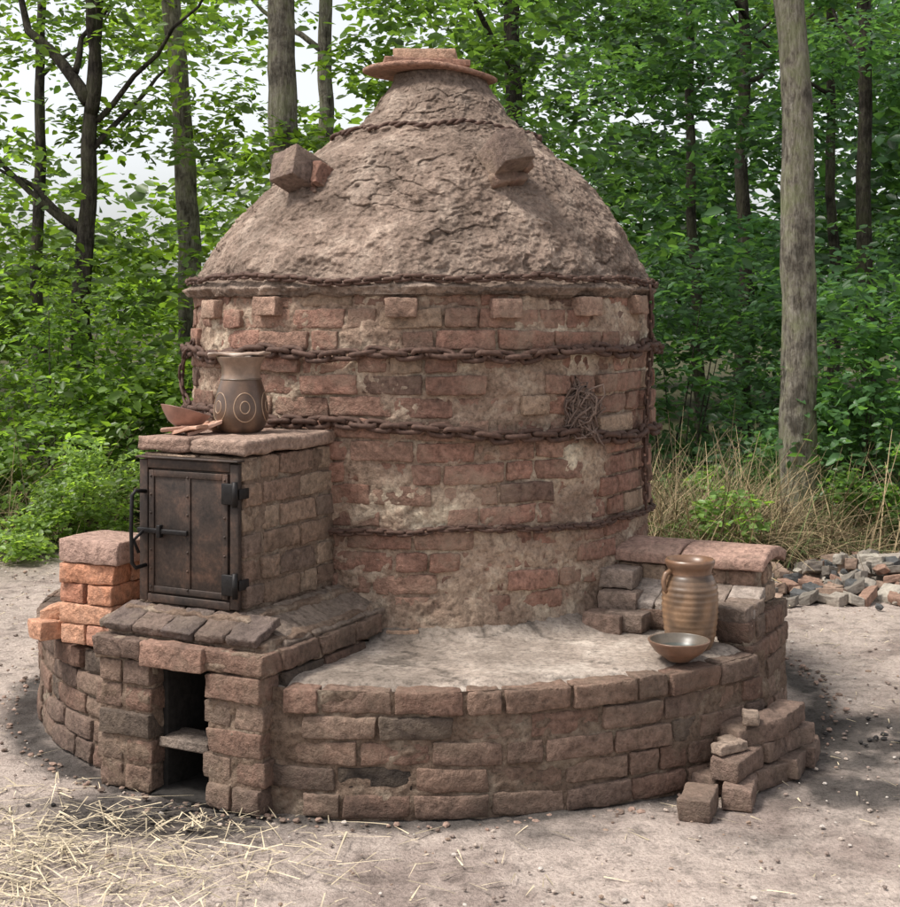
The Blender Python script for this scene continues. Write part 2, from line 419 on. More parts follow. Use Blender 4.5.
# damper bricks
db=MB()
for d,sc in ((DMP[0],1.0),(DMP[1],1.0)):
    t=math.atan2(d[1]-CY,d[0]-domeX(d[2])); R=math.hypot(d[0]-domeX(d[2]),d[1]-CY); R=max(R,domeR(d[2])); c,s=math.cos(t),math.sin(t)
    el=math.radians(22)
    def fn(x,y,z):
        x2=x*.94-z*.34*.6; z2=z+x*.2
        q=R+.062+y*math.cos(el)-z2*math.sin(el); zz_=d[2]+y*math.sin(el)+z2*math.cos(el)
        return (domeX(d[2])+q*c-x2*s,CY+q*s+x2*c,zz_)
    rbox(db,(.125*sc,.19,.115*sc),fn,(.17,.122,.10),r=.003,amp=.003,chip=.1)
    rbox(db,(.035,.10,.085),lambda x,y,z:fn(x+.08*sc,y-.04,z-.02),(.20,.11,.082),amp=.010,chip=.2)
    rbox(db,(.15,.10,.045),lambda x,y,z:fn(x,y-.06,z-.07),(.19,.115,.09),amp=.014,chip=.2)
db.obj('damper_bricks',M_brick,kiln)
# ------------- chains
def chain(mb,pathfn,L,pitch,w,r):
    n=int(L/pitch)
    for i in range(n):
        p=Vector(pathfn(i/n)); q=Vector(pathfn((i+.5)/n)); t=(q-p).normalized()
        out=Vector((p.x-CX,p.y-CY,0)).normalized()
        up=t.cross(out).normalized(); out=up.cross(t).normalized()
        ang=(math.pi/2 if i%2 else 0)+random.gauss(0,.25)+.35
        s1=up*math.cos(ang)+out*math.sin(ang)
        pts=[]
        hl=pitch*.78; hw=w/2-r
        for k in range(12):
            a=2*math.pi*k/12; ca,sa=math.cos(a),math.sin(a)
            ex=(hl-hw)*(1 if ca>0 else -1)+hw*ca; 
            if abs(ca)<.01: ex=0
            pts.append(p+t*ex+s1*(hw*sa))
        tube(mb,pts,r,6,closed=True)
def ringpath(R,zf,off=.02):
    def f(s):
        t=2*math.pi*s; z=zf(t); q=R(z)+off+.006*nz(Vector((math.cos(t)*5,math.sin(t)*5,z)))
        return (CX+q*math.cos(t),CY+q*math.sin(t),z+.03*nz(Vector((math.cos(t)*2.5,math.sin(t)*2.5,z*3)))+.012*nz(Vector((math.cos(t)*8,math.sin(t)*8,z*3))))
    return f
ch=MB()
chain(ch,ringpath(drumR,lambda t:1.318+.012*math.cos(t),.024),5.75,.052,.054,.0092)
chain(ch,ringpath(drumR,lambda t:1.055-.045*math.cos(t)-.02*math.sin(t),.024),5.75,.052,.052,.0092)
chain(ch,ringpath(drumR,lambda t:.735-.012*math.cos(t),.018),5.7,.034,.028,.0056)
chain(ch,ringpath(lambda z:.892,lambda t:1.567,.014),5.8,.034,.030,.0058)
tv=-math.pi/2+1.13
chain(ch,lambda s:(CX+(.925-.02*s)*math.cos(tv+.02*math.sin(s*7)),CY+(.925-.02*s)*math.sin(tv+.02*math.sin(s*7)),1.53-s*.80),.80,.034,.028,.005)
tl=-math.pi/2-1.15
chain(ch,lambda s:(CX+(.92+.02*math.sin(s*3.1))*math.cos(tl-.12*math.sin(s*3.14)),CY+.92*math.sin(tl-.12*math.sin(s*3.14)),1.34-s*.24),.28,.036,.032,.0055)
ch.obj('iron_chains',M_chain,kiln)
rp=MB()
for k in range(2):
    pts=[]
    for i in range(360):
        t=2*math.pi*i/360; x,y=math.cos(t),math.sin(t); z=2.14+.02*nz(Vector((x*1.5,y*1.5,3)))+.02*nz(Vector((x*5,y*5,k*.3)))
        ph=t*33+k*math.pi; q=domeR(z)+.026+.006*math.cos(ph)+.012*nz(Vector((x*9,y*9,2))); pts.append((domeX(z)+q*x,CY+q*y,z+.006*math.sin(ph)))
    tube(rp,pts,.007,6,closed=True)
rp.obj('dome_wire_rope',M_chain,kiln)
wk=MB(); wp=W(592,414,4.73); 
th=math.atan2(wp[1]-CY,wp[0]-CX); wc=Vector((CX+.92*math.cos(th),CY+.92*math.sin(th),wp[2]))
for k in range(90):
    pts=[]; sd=random.uniform(0,100); rr=random.uniform(.02,.08)
    for i in range(16):
        n=noise.noise_vector(Vector((i*.3+sd,sd,k))); pts.append(wc+Vector((n.x*rr*1.9,n.y*rr*.7,n.z*rr*2.3)))
    tube(wk,pts,.0038,5)
wk.obj('tangled_wire',mat_simple('rusted_wire',(.15,.105,.085),.4,60,.85,.1),kiln)
# ------------- front firebox
fb=empty('front_firebox'); fb.parent=kiln
mb=MB(); core=MB()
block(mb,core,F1,.95,1.505,-.31,-.10,0,.40,5,'plat','frl',jit=.006)
block(mb,core,F1,.95,1.515,.11,.315,0,.40,5,'plat','frl',jit=.010)
block(mb,core,F1,.85,1.525,-.32,.325,.40,.468,1,'plat','frl')
block(mb,core,F1,.78,1.36,-.25,.14,.468,1.015,7,'fire','frl',d=.09)
rbox(mb,(.05,.23,.072),lambda x,y,z:F1(1.517+x,.0+y,.432+z),(.27,.165,.125),ny=9)
for i in range(5):
    v=-.24+i*.116; dl=random.gauss(0,.006); dr_=random.gauss(0,.03)
    def fn(x,y,z,v=v):
        uu=1.43+dl+x*.92+z*.35+dr_*y; zz_=.512-x*.36+z*.92; return F1(uu,v+y,zz_)
    rbox(mb,(.140,.112,.028),fn,random.choice([(.13,.098,.085),(.115,.088,.078),(.155,.112,.092)]),nx=7,ny=7,amp=.006,chip=.2)
for sg,vv in ((1,.145),(-1,-.255)):
    for i in range(4):
        u=1.31-i*.15
        def fn(x,y,z,u=u,sg=sg,vv=vv):
            return F1(u+y,vv+sg*(.080+x*.88+z*.35),.500-x*.42+z*.87)
        rbox(mb,(.185,.146,.030),fn,random.choice([(.23,.18,.145),(.19,.148,.12),(.26,.21,.168)]),nx=8,ny=6,amp=.006,chip=.2)
fine_box(core,F1,.8,1.47,-.30,.30,.455,.492,amp=.010,n=24); fine_box(core,F1,.8,1.42,-.28,.2,.48,.54,amp=.010,n=24)
for (u0,u1,v0,v1,c) in ((.80,1.375,-.26,-.06,(.30,.20,.158)),(.80,1.372,-.055,.15,(.32,.225,.178))):
    cu,cv=(u0+u1)/2,(v0+v1)/2
    rbox(mb,(u1-u0,v1-v0,.046),lambda x,y,z:F1(cu+x,cv+y,1.042+z),c,nx=12,ny=6,r=.010,amp=.007)
mb.obj('firebox_brickwork',M_plbrick,fb)
core.c=[(.66,.66,.66,1)]*len(core.v)
core.obj('firebox_mortar',M_mortar,fb)
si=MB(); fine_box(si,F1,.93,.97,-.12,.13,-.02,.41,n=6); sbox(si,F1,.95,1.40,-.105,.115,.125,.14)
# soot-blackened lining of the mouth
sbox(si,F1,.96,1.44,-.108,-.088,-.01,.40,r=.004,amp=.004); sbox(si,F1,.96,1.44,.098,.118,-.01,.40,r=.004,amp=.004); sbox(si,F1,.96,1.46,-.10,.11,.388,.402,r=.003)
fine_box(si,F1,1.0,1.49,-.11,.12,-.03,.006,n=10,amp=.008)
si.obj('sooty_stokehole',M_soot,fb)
bl=MB()
rbox(bl,(.12,.185,.03),lambda x,y,z:F1(1.42+x,.004+y,.155+z),(.20,.16,.135)); bl.obj('stokehole_sill_stone',M_plbrick,fb)
dr=MB(); V0,V1,Z0,Z1=-.238,.132,.555,.995; U=1.362
sbox(dr,F1,U,U+.012,V0,V1,Z0,Z1)
for (a,b,c,d) in ((V0-.006,V0+.026,Z0,Z1),(V1-.026,V1+.006,Z0,Z1),(V0+.026,V1-.026,Z1-.026,Z1+.004),(V0+.026,V1-.026,Z0-.004,Z0+.022)):
    sbox(dr,F1,U+.013,U+.026,a,b,c,d)
sbox(dr,F1,U+.014,U+.022,V0+.032,V1-.034,Z0+.028,Z1-.032)
vm=(V0+V1)/2
for (a,b,c,d) in ((V0+.032,V0+.052,Z0+.028,Z1-.032),(V1-.054,V1-.034,Z0+.028,Z1-.032),(vm-.009,vm+.009,Z0+.048,Z1-.052),(V0+.052,V1-.054,Z1-.052,Z1-.032),(V0+.052,V1-.054,Z0+.028,Z0+.048)):
    sbox(dr,F1,U+.022,U+.027,a,b,c,d,r=.002)
def rivet(v,z,u=U+.027,r=.0045):
    vs=[];fs=[]
    for (k,h) in ((1,0),(.8,.003),(.3,.0045)):
        for i in range(8): a=i*math.pi/4; vs.append(F1(u+h,v+r*k*math.cos(a),z+r*k*math.sin(a)))
    for j in range(2):
        for i in range(8): fs.append((j*8+i,j*8+(i+1)%8,(j+1)*8+(i+1)%8,(j+1)*8+i))
    fs.append(tuple(16+i for i in range(8))); dr.add(vs,fs)
for z in np.linspace(Z0+.045,Z1-.05,7):
    for v in (V0+.042,vm,V1-.044): rivet(v,z)
sbox(dr,F1,U,U+.04,V0-.012,V1+.012,Z1+.005,Z1+.012)
dr.obj('iron_door',M_iron,fb)
hd=MB()
for z in (Z0+.075,Z1-.09):
    sbox(hd,F1,U+.028,U+.038,V1-.05,V1+.004,z-.032,z+.032); tube(hd,[F1(U+.038,V1+.002,z-.038),F1(U+.038,V1+.002,z+.038)],.009,10)
    sbox(hd,F1,U-.02,U+.028,V1+.007,V1+.013,z-.016,z+.016)
zl=Z0+.22
sbox(hd,F1,U+.029,U+.040,V0-.005,V0+.19,zl-.008,zl+.008); sbox(hd,F1,U+.027,U+.045,V0+.075,V0+.09,zl-.02,zl+.02)
tube(hd,[F1(U+.025,V0+.02,Z0+.34),F1(U+.062,V0+.01,Z0+.345),F1(U+.072,V0+.004,Z0+.33),F1(U+.074,V0+.002,Z0+.23),F1(U+.072,V0+.004,Z0+.12),F1(U+.062,V0+.01,Z0+.105),F1(U+.025,V0+.02,Z0+.11)],.0065,8)
tube(hd,[F1(U+.035,V0+.02,zl),F1(U+.06,V0+.0,zl-.03),F1(U+.05,V0+.012,zl-.07)],.0055,8)
hd.obj('door_hinges_and_latch',M_blackiron,fb)
# ------------- side firebox (capped)
rb=empty('side_firebox'); rb.parent=kiln
mb=MB(); core=MB()
block(mb,core,F2,.85,1.41,-.26,.12,0,.45,6,'plat','rl',jit=.005)
block(mb,core,F2,1.29,1.41,-.36,.12,0,.45,6,'plat','fl',jit=.006,d=.09)
block(mb,core,F2,.80,1.36,-.12,.11,.45,.575,2,'fire','frl',d=.09)
for i in range(4):
    rbox(mb,(.15,.112,.035),lambda x,y,z,i=i:F2(.99+.116*i+y,-.19+x,.478+z+x*.38),random.choice([(.37,.31,.27),(.31,.255,.215),(.26,.205,.17)]))
for (u,v,z) in ((1.34,-.305,.468),(1.345,-.20,.47)):
    rbox(mb,(.11,.10,.05),lambda x,y,z_:F2(u+x,v+y,z+z_),(.25,.19,.155),chip=.15,ny=5)
for i,(u,v,z) in enumerate(((.97,-.30,.405),(.92,-.23,.46),(.90,-.33,.40),(.89,-.18,.53))):
    rbox(mb,(.14,.11,.068),lambda x,y,z_:F2(u+x,v+y,z+z_),random.choice([(.30,.235,.195),(.27,.20,.162),(.28,.19,.15)]),chip=.15,ny=5)
for (c0,c1) in ((.80,1.09),(1.10,1.395)):
    cu=(c0+c1)/2
    rbox(mb,(c1-c0,.29,.04),lambda x,y,z:F2(cu+x,-.0+y,.595+z+.03*(1-(y/.145)**2)),(.38,.245,.195),nx=8,ny=12,nzv=3,r=.008,amp=.004)
mb.obj('side_firebox_brickwork',M_plbrick,rb); core.c=[(.66,.66,.66,1)]*len(core.v); core.obj('side_firebox_mortar',M_mortar,rb)

# ---------------------------------------------------------------- pots
def lathe(mb,prof,cx,cy,cz,colf,seg=56,a0=0,a1_=2*math.pi,rot=None,wob=.0):
    vs=[];fs=[];n=len(prof); full=abs(a1_-a0-2*math.pi)<1e-6; m=seg if full else seg+1; cols=[]
    for j,(r,z) in enumerate(prof):
        for i in range(m):
            a=a0+(a1_-a0)*i/seg; rr=r*(1+wob*nz(Vector((math.cos(a)*1.5,math.sin(a)*1.5,z*5))))
            p=Vector((rr*math.cos(a),rr*math.sin(a),z))
            if rot: p=rot@p
            vs.append((cx+p.x,cy+p.y,cz+p.z)); cols.append((*colf(j,a,z,r),1))
    for j in range(n-1):
        for i in range(seg):
            i2=(i+1)%m; fs.append((j*m+i,j*m+i2,(j+1)*m+i2,(j+1)*m+i))
    o=len(mb.v); mb.add(vs,fs); mb.c[o:]=cols
def dens(p,k=6):
    out=[]
    P=[Vector(a).to_2d() for a in p]
    for i in range(len(P)-1):
        p0,p1,p2,p3=P[max(i-1,0)],P[i],P[i+1],P[min(i+2,len(P)-1)]
        for s in range(k):
            t=s/k; q=.5*((2*p1)+(-p0+p2)*t+(2*p0-5*p1+4*p2-p3)*t*t+(-p0+3*p1-3*p2+p3)*t**3); out.append((max(q.x,0.0),q.y))
    out.append(tuple(P[-1])); return out
jg=MB(); jx,jy,_=W(690,0,4.50)
outer=dens([(.066,0),(.078,.03),(.087,.09),(.090,.15),(.087,.195),(.076,.225),(.069,.238),(.070,.252),(.077,.266),(.080,.278),(.076,.285)],9)
outer=[(r+(.0016*math.sin(z*330) if .03<z<.21 else 0),z) for r,z in outer]
inner=[(.070,.285),(.058,.262),(.055,.24),(.07,.2),(.075,.1),(0.0,.03)]
def jc(j,a,z,r):
    k=nz(Vector((math.cos(a)*2,math.sin(a)*2,z*12)))
    b=Vector((.24,.145,.085)).lerp(Vector((.13,.082,.052)),max(0,min(1,.5+k*1.8)))
    if z>.235: b=Vector((.17,.095,.058))
    if .222<z<.240: b=b*.6
    return tuple(b)
lathe(jg,[(0,0)]+outer+inner,jx,jy,PZ+.008,jc)
hp=[(jx-.068,jy-.03,PZ+.258),(jx-.084,jy-.036,PZ+.250),(jx-.091,jy-.038,PZ+.228),(jx-.088,jy-.034,PZ+.205),(jx-.078,jy-.03,PZ+.195)]
tube(jg,hp,[.009,.008,.008,.008,.010],10,(.22,.13,.08))
jg.obj('stoneware_jug',M_pot)
bw=MB(); bx,by,_=W(679,0,4.33)
o_=dens([(.035,0),(.045,.008),(.075,.030),(.092,.054),(.096,.064)],6); i_=dens([(.088,.065),(.078,.048),(.055,.026),(.0,.016)],6)
def bc_(j,a,z,r):
    if j<len(o_)+1: return (.18,.10,.065) if z>.02 else (.22,.13,.085)
    return (.06,.065,.056) if r<.07 else (.115,.095,.075)
lathe(bw,[(0,0)]+o_+i_,bx,by,PZ+.008,bc_); bw.obj('pottery_bowl',M_pot)
jr=MB(); rx,ry,_=W(241,0,4.55); JZ=1.066
prof=dens([(.060,0),(.076,.015),(.088,.05),(.087,.085),(.078,.13),(.066,.17),(.062,.19),(.065,.215),(.077,.24),(.079,.246)],7)
def rc(j,a,z,r):
    if j>len(prof): return (.2,.15,.12)
    if z>.172+.01*nz(Vector((math.cos(a)*3,math.sin(a)*3,0))): return (.24,.165,.12)
    k=nz(Vector((math.cos(a)*2,math.sin(a)*2,z*14)))
    return (.10+.06*k,.060+.035*k,.040+.02*k)
lathe(jr,[(0,0)]+prof+[(.066,.246),(.054,.21),(.053,.18),(.0,.1)],rx,ry,JZ,rc)
def rad_at(z): return float(np.interp(z,[p[1] for p in prof],[p[0] for p in prof]))
def onjar(a,z,o=-.001): r=rad_at(z)+o; return (rx+r*math.cos(a),ry+r*math.sin(a),JZ+z)
base_a=-math.pi/2
for (ca,cz) in ((-.85,.084),(.30,.084),(1.45,.084),(2.6,.084)):
    for r_ in (.040,.017):
        pts=[onjar(base_a+ca+r_*.9/.086*math.cos(2*math.pi*k/28),cz+r_*1.15*math.sin(2*math.pi*k/28)) for k in range(28)]
        tube(jr,pts,.0023,6,(.32,.21,.135),closed=True)
tube(jr,[onjar(a,.172) for a in np.linspace(0,2*math.pi,40,endpoint=False)],.0035,6,(.12,.085,.06),closed=True)
rbox(jr,(.17,.12,.010),lambda x,y,z:(rx-.004+x+.2*y,ry+y-.1*x,JZ+.254+z+x*.02),(.32,.235,.185),ny=6,amp=.006)
jr.obj('decorated_pottery_jar',M_pot)
sh=MB(); sx,sy,_=W(184,0,4.50)
R=Matrix.Rotation(math.radians(14),3,'Y')@Matrix.Rotation(math.radians(-10),3,'X')
pb=dens([(.03,.0),(.055,.012),(.078,.036),(.092,.056)],6)+dens([(.085,.057),(.070,.036),(.05,.018),(.02,.008)],6)
lathe(sh,pb,sx-.0,sy,JZ+.016,lambda j,a,z,r:(.26,.135,.10) if j<len(pb)/2 else (.15,.08,.06),40,math.radians(100),math.radians(330),R)
for (px,Y,rz,l,w,c,ty) in ((203,4.48,.4,.11,.07,(.50,.30,.22),.35),(190,4.44,-.5,.10,.06,(.46,.27,.19),.2),(211,4.55,1.0,.08,.05,(.50,.33,.25),-.4),(176,4.46,.1,.09,.05,(.38,.22,.16),.1)):
    x0=(px-450)/1400*Y
    rbox(sh,(l,w,.012),lambda x,y,z:(x0+x*math.cos(rz)-y*math.sin(rz),Y+x*math.sin(rz)+y*math.cos(rz),JZ+.018+z+x*ty),c,ny=6,amp=.004,r=.002)
sh.obj('broken_pottery_shards',M_pot)

# ---------------------------------------------------------------- loose bricks
def freebrick(mb,x0,y0,z0,rot,col,l=.21,w=.10,h=.064,tx_=0,ty_=0):
    c,s=math.cos(rot),math.sin(rot)
    rbox(mb,(l,w,h),lambda x,y,z:(x0+c*x-s*y,y0+s*x+c*y,z0+h/2+z+x*tx_+y*ty_),col,chip=.12,amp=.004,ny=5)
st=MB(); x0,y0=W(107,0,4.60)[:2]; rt=math.radians(-28)
def stp(lx,ly): return (x0+math.cos(rt)*lx-math.sin(rt)*ly, y0+math.sin(rt)*lx+math.cos(rt)*ly)
z=PZ+.012
for i in range(4):
    if i%2==0:
        for k in (-.055,.055): p=stp(k,0); freebrick(st,*p,z,rt+math.pi/2+random.gauss(0,.05),bcol('orange'))
    else:
        for k in (-.055,.055): p=stp(0,k); freebrick(st,*p,z,rt+random.gauss(0,.05),bcol('orange'))
    z+=.066
p=stp(.01,0); freebrick(st,*p,z,rt+.06,(.36,.24,.195),.235,.22,.075)
p=stp(-.17,-.02); freebrick(st,*p,PZ+.01,rt+1.2,bcol('orange'))
p=stp(-.15,-.01); freebrick(st,p[0],p[1],PZ+.078,rt+.4,(.46,.25,.16),.17,.1,.05,.3)
st.obj('orange_brick_stack',M_newbrick)
lb=MB()
for (x,y,z,r) in ((.72,4.06,0,1.35),(.865,4.17,0,1.2),(.96,4.32,0,.9),(1.07,4.43,0,1.0),(1.15,4.55,0,1.2),(.82,4.27,0,.7),
                  (.865,4.22,.066,.75),(.985,4.37,.066,1.1),(1.08,4.5,.066,.8),(.94,4.33,.132,.35),(1.06,4.47,.13,.9)):
    sc=random.uniform(.85,1.0); kk=random.uniform(.8,1.2)
    freebrick(lb,x,y,z,r+random.gauss(0,.12),tuple(c*kk for c in (.20,.138,.11)),.15*sc if x<.75 else .2*sc,.1*sc,.064,random.gauss(0,.04),random.gauss(0,.05))
for (x,y,z) in ((.855,4.24,.134),(.92,4.28,.20),(.83,4.2,.132)): freebrick(lb,x,y,z,random.uniform(0,3),(.29,.22,.175),.09,.05,.03)
lb.obj('loose_brick_pile',M_plbrick)

# ---------------------------------------------------------------- ground
def gcoord(c,near,far,n,m):
    a=np.linspace(-near,near,n); b=near+ (far-near)*(np.linspace(0,1,m+1)[1:]**3)
    return [float(q) for q in list(c-b[::-1])+list(c+a)+list(c+b)]
gx=gcoord(0,3.2,180,300,26); gy=gcoord(5.2,3.4,180,310,26)
sx0,sy0=F1(1.60,.02,0)[:2]
ash=[(sx0,sy0,.22,1.6),(1.48,4.78,.27,1.7),(1.2,4.28,.20,1.0),(-.4,3.92,.10,.6),(.3,3.90,.10,.5),(-1.05,4.02,.12,.6),(1.9,4.74,.14,.8),(.85,3.86,.08,.4)]
cE=(.405,.333,.292); cA=(.055,.049,.046); cW=(.075,.072,.038)
vs=[];fs=[];gc=[]
for y in gy:
    for x in gx:
        z=.012*nz(Vector((x*1.3,y*1.3,0)))+.008*nz(Vector((x*5,y*5,0)))+.006*nz(Vector((x*17,y*17,0)))+.0035*nz(Vector((x*45,y*45,0)))
        d=math.hypot(x-CX,y-CY)
        if d>6: z+=.05*nz(Vector((x*.5,y*.5,5)))
        z-=.02*math.exp(-((x-sx0)**2+(y-sy0)**2)/.02)
        vs.append((x,y,z-.004))
        a=0.0
        if 2<y<9 and -4<x<4:
            for (ax,ay,ar,sa) in ash: a=max(a,sa*math.exp(-(((x-ax)/1.5)**2+(y-ay)**2)/(ar*ar)))
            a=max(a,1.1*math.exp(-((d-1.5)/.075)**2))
            a*=1+1.0*nz(Vector((x*7,y*7,3.3)))+.5*nz(Vector((x*23,y*23,3.3)))
        wood=(math.hypot(x*.8,y)-7.9+1.4*nz(Vector((x*.9,y*.9,.5))))/1.0
        if x>1.2 and y>0: wood=max(wood,(y-7.2+.7*nz(Vector((x*1.5,y*1.5,.5))))/.8)
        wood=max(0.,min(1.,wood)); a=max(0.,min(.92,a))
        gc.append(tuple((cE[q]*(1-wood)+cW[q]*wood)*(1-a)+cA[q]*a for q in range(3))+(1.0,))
nx=len(gx)
for j in range(len(gy)-1):
    for i in range(nx-1): fs.append((j*nx+i,j*nx+i+1,(j+1)*nx+i+1,(j+1)*nx+i))
g=MB(); g.add(vs,fs); g.c=gc
def mat_ground():
    m,nt,ns,lk=newmat('trodden_earth'); co=objco(ns)
    n1=noisen(ns,lk,co,1.6,4,.72,.3); n2=noisen(ns,lk,co,14,4,.72); n3=noisen(ns,lk,co,90,3,.75)
    r=ramp(ns,[(.36,(.62,.60,.60)),(.5,(.95,.96,.96)),(.62,(1,1,1))]); lk.new(n1,r.inputs[0])
    c=mixc(ns,lk,1,attrc(ns),r.outputs[0],'MULTIPLY')
    v=ramp(ns,[(.3,.5),(.5,1),(.72,1.2)]); lk.new(n2,v.inputs[0]); c=mixc(ns,lk,.9,c,v.outputs[0],'MULTIPLY')
    v=ramp(ns,[(.28,.5),(.5,1),(.75,1.3)]); lk.new(n3,v.inputs[0]); c=mixc(ns,lk,.85,c,v.outputs[0],'MULTIPLY')
    return finish(m,ns,lk,c,.97,(n3,.9,.010),spec=.1)
g.obj('ground',mat_ground())
gr=MB()
def pebble(mb,x,y,z,s,col,flat=.6):
    t=(1+5**.5)/2
    V=[(-1,t,0),(1,t,0),(-1,-t,0),(1,-t,0),(0,-1,t),(0,1,t),(0,-1,-t),(0,1,-t),(t,0,-1),(t,0,1),(-t,0,-1),(-t,0,1)]
    Fc=[(0,11,5),(0,5,1),(0,1,7),(0,7,10),(0,10,11),(1,5,9),(5,11,4),(11,10,2),(10,7,6),(7,1,8),(3,9,4),(3,4,2),(3,2,6),(3,6,8),(3,8,9),(4,9,5),(2,4,11),(6,2,10),(8,6,7),(9,8,1)]
    a=random.uniform(0,6.28); c,sn=math.cos(a),math.sin(a); ex=random.uniform(.7,1.4); vs=[]
    for v in V:
        k=s/1.9*random.uniform(.8,1.2); vx,vy,vz=v[0]*k*ex,v[1]*k,v[2]*k*flat; vs.append((x+c*vx-sn*vy,y+sn*vx+c*vy,z+vz))
    mb.add(vs,Fc,col)
for i in range(5000):
    y=random.uniform(3.2,8.5); x=random.uniform(-3.2,3.2)
    if math.hypot(x-CX,y-CY)<1.53: continue
    s=random.choice([.003,.004,.005,.006,.008]) if random.random()<.98 else random.uniform(.008,.014)
    b=random.choice([(.26,.2,.17),(.40,.33,.28),(.18,.14,.12),(.28,.2,.15),(.45,.4,.36)]); pebble(gr,x,y,.002,s,b)
for i in range(420):
    a=random.uniform(0,6.28); q=1.52+abs(random.gauss(0,.05)); x,y=CX+q*math.cos(a),CY+q*math.sin(a); pebble(gr,x,y,.003,random.choice([.004,.006,.008,.012]),random.choice([(.2,.14,.11),(.28,.19,.15),(.14,.1,.08)]))
for i in range(60):   # charcoal crumbs near the stoke hole and the ash patch
    if i%2: x,y=sx0+random.gauss(0,.13),sy0+random.gauss(0,.07)
    else: x,y=1.5+random.gauss(0,.22),4.76+random.gauss(0,.12)
    pebble(gr,x,y,.004,random.uniform(.004,.014),(.03,.027,.026))
gr.obj('gravel',M_stone,smooth=False)
rbm=MB()
for i in range(480):
    x=random.gauss(2.35,.42); y=random.gauss(7.5,.26); 
    h=max(0,.17-.20*abs(x-2.3)-.3*abs(y-7.5))
    b=random.choice([(.26,.225,.19),(.16,.14,.12),(.33,.295,.25),(.25,.155,.115),(.08,.08,.08),(.27,.19,.145)])
    if i%2==0: freebrick(rbm,x,y,random.uniform(0,h),random.uniform(0,3),b,random.uniform(.06,.15),random.uniform(.05,.1),random.uniform(.035,.06),random.gauss(0,.3),random.gauss(0,.3))
    else: pebble(rbm,x,y,random.uniform(0.01,h+.02),random.uniform(.012,.05),b,.8)
rbm.obj('rubble_pile',M_stone,smooth=False)

# ---------------------------------------------------------------- blades (straw, dry grass)
def blades(name,P,D,Ln,Wd,droop,cols,mat,seg=4):
    n=len(P); t=np.linspace(0,1,seg+1)
    D=D/np.linalg.norm(D,axis=1,keepdims=True)
    side=np.cross(D,np.array([0,0,1.0])+rng.normal(0,.2,(n,3))); side/=np.linalg.norm(side,axis=1,keepdims=True)
    V=np.zeros((n,seg+1,2,3))
    hz_=D*np.array([1,1,0])+rng.normal(0,.15,(n,3))*np.array([1,1,0])
    for k,tt in enumerate(t):
        c=P+D*(Ln*tt)[:,None]+(hz_*(droop*Ln*tt*tt*.8)[:,None])-np.array([0,0,1])*(np.abs(droop)*Ln*tt*tt)[:,None]
        w=(Wd*(1-.75*tt))[:,None]
        V[:,k,0]=c-side*w; V[:,k,1]=c+side*w
    V=V.reshape(-1,3); base=np.arange(n)[:,None]*(2*(seg+1)); q=[]
    for k in range(seg): q.append(np.stack([base[:,0]+2*k,base[:,0]+2*k+1,base[:,0]+2*k+3,base[:,0]+2*k+2],1))
    q=np.stack(q,1).reshape(-1,4)
    return rawmesh(name,V,q,np.repeat(cols,2*(seg+1),0),mat)
def rawmesh(name,V,Q,C,mat):
    me=bpy.data.meshes.new(name); k=Q.shape[1]
    me.vertices.add(len(V)); me.vertices.foreach_set('co',V.astype(np.float32).ravel())
    me.loops.add(Q.size); me.loops.foreach_set('vertex_index',Q.astype(np.int32).ravel())
    me.polygons.add(len(Q)); me.polygons.foreach_set('loop_start',np.arange(len(Q),dtype=np.int32)*k); me.polygons.foreach_set('loop_total',np.full(len(Q),k,dtype=np.int32))
    me.update(calc_edges=True)
    a=me.color_attributes.new('bc','FLOAT_COLOR','POINT'); a.data.foreach_set('color',np.concatenate([C,np.ones((len(C),1))],1).astype(np.float32).ravel())
    me.materials.append(mat); o=bpy.data.objects.new(name,me); S.collection.objects.link(o); return o
def ok_ground(P): 
    d=np.hypot(P[:,0]-CX,P[:,1]-CY); return d>1.56
n=1500
P=np.concatenate([np.stack([rng.normal(-1.05,.38,n),rng.normal(3.70,.26,n),rng.uniform(.004,.03,n)],1),
                  np.stack([rng.uniform(-3,3,1800),rng.uniform(3.2,8.0,1800),rng.uniform(.004,.014,1800)],1)])
P=P[ok_ground(P)]; n=len(P); a=rng.uniform(0,6.28,n); D=np.stack([np.cos(a),np.sin(a),rng.normal(0,.06,n)],1)
Ln=rng.uniform(.02,.2,n)**1.0; C=np.array([.60,.50,.35])*rng.uniform(.4,1.15,(n,1)); Ln[-1600:]*=.4
blades('straw_litter',P,D,Ln,rng.uniform(.001,.0032,n),rng.normal(0,.05,n),C,M_straw)
n=7500
P=np.stack([rng.uniform(.75,3.0,n),rng.uniform(7.9,9.6,n),np.zeros(n)],1)
P[:3000,0]=rng.normal(1.45,.35,3000); P[:3000,1]=rng.normal(8.3,.3,3000)
P2=np.stack([rng.uniform(-4.5,-2.3,1500),rng.uniform(8.8,10.5,1500),np.zeros(1500)],1); P=np.concatenate([P,P2]); n=len(P)
D=np.stack([rng.normal(0,.6,n),rng.normal(0,.4,n),np.ones(n)],1)
C=np.array([.32,.24,.14])*rng.uniform(.25,1.35,(n,1)); gsel=rng.random(n)<.22; C[gsel]=np.array([.10,.14,.045])
blades('dry_grass',P,D,rng.uniform(.2,1.05,n),rng.uniform(.0015,.005,n),rng.uniform(.1,.9,n),C,M_straw,5)

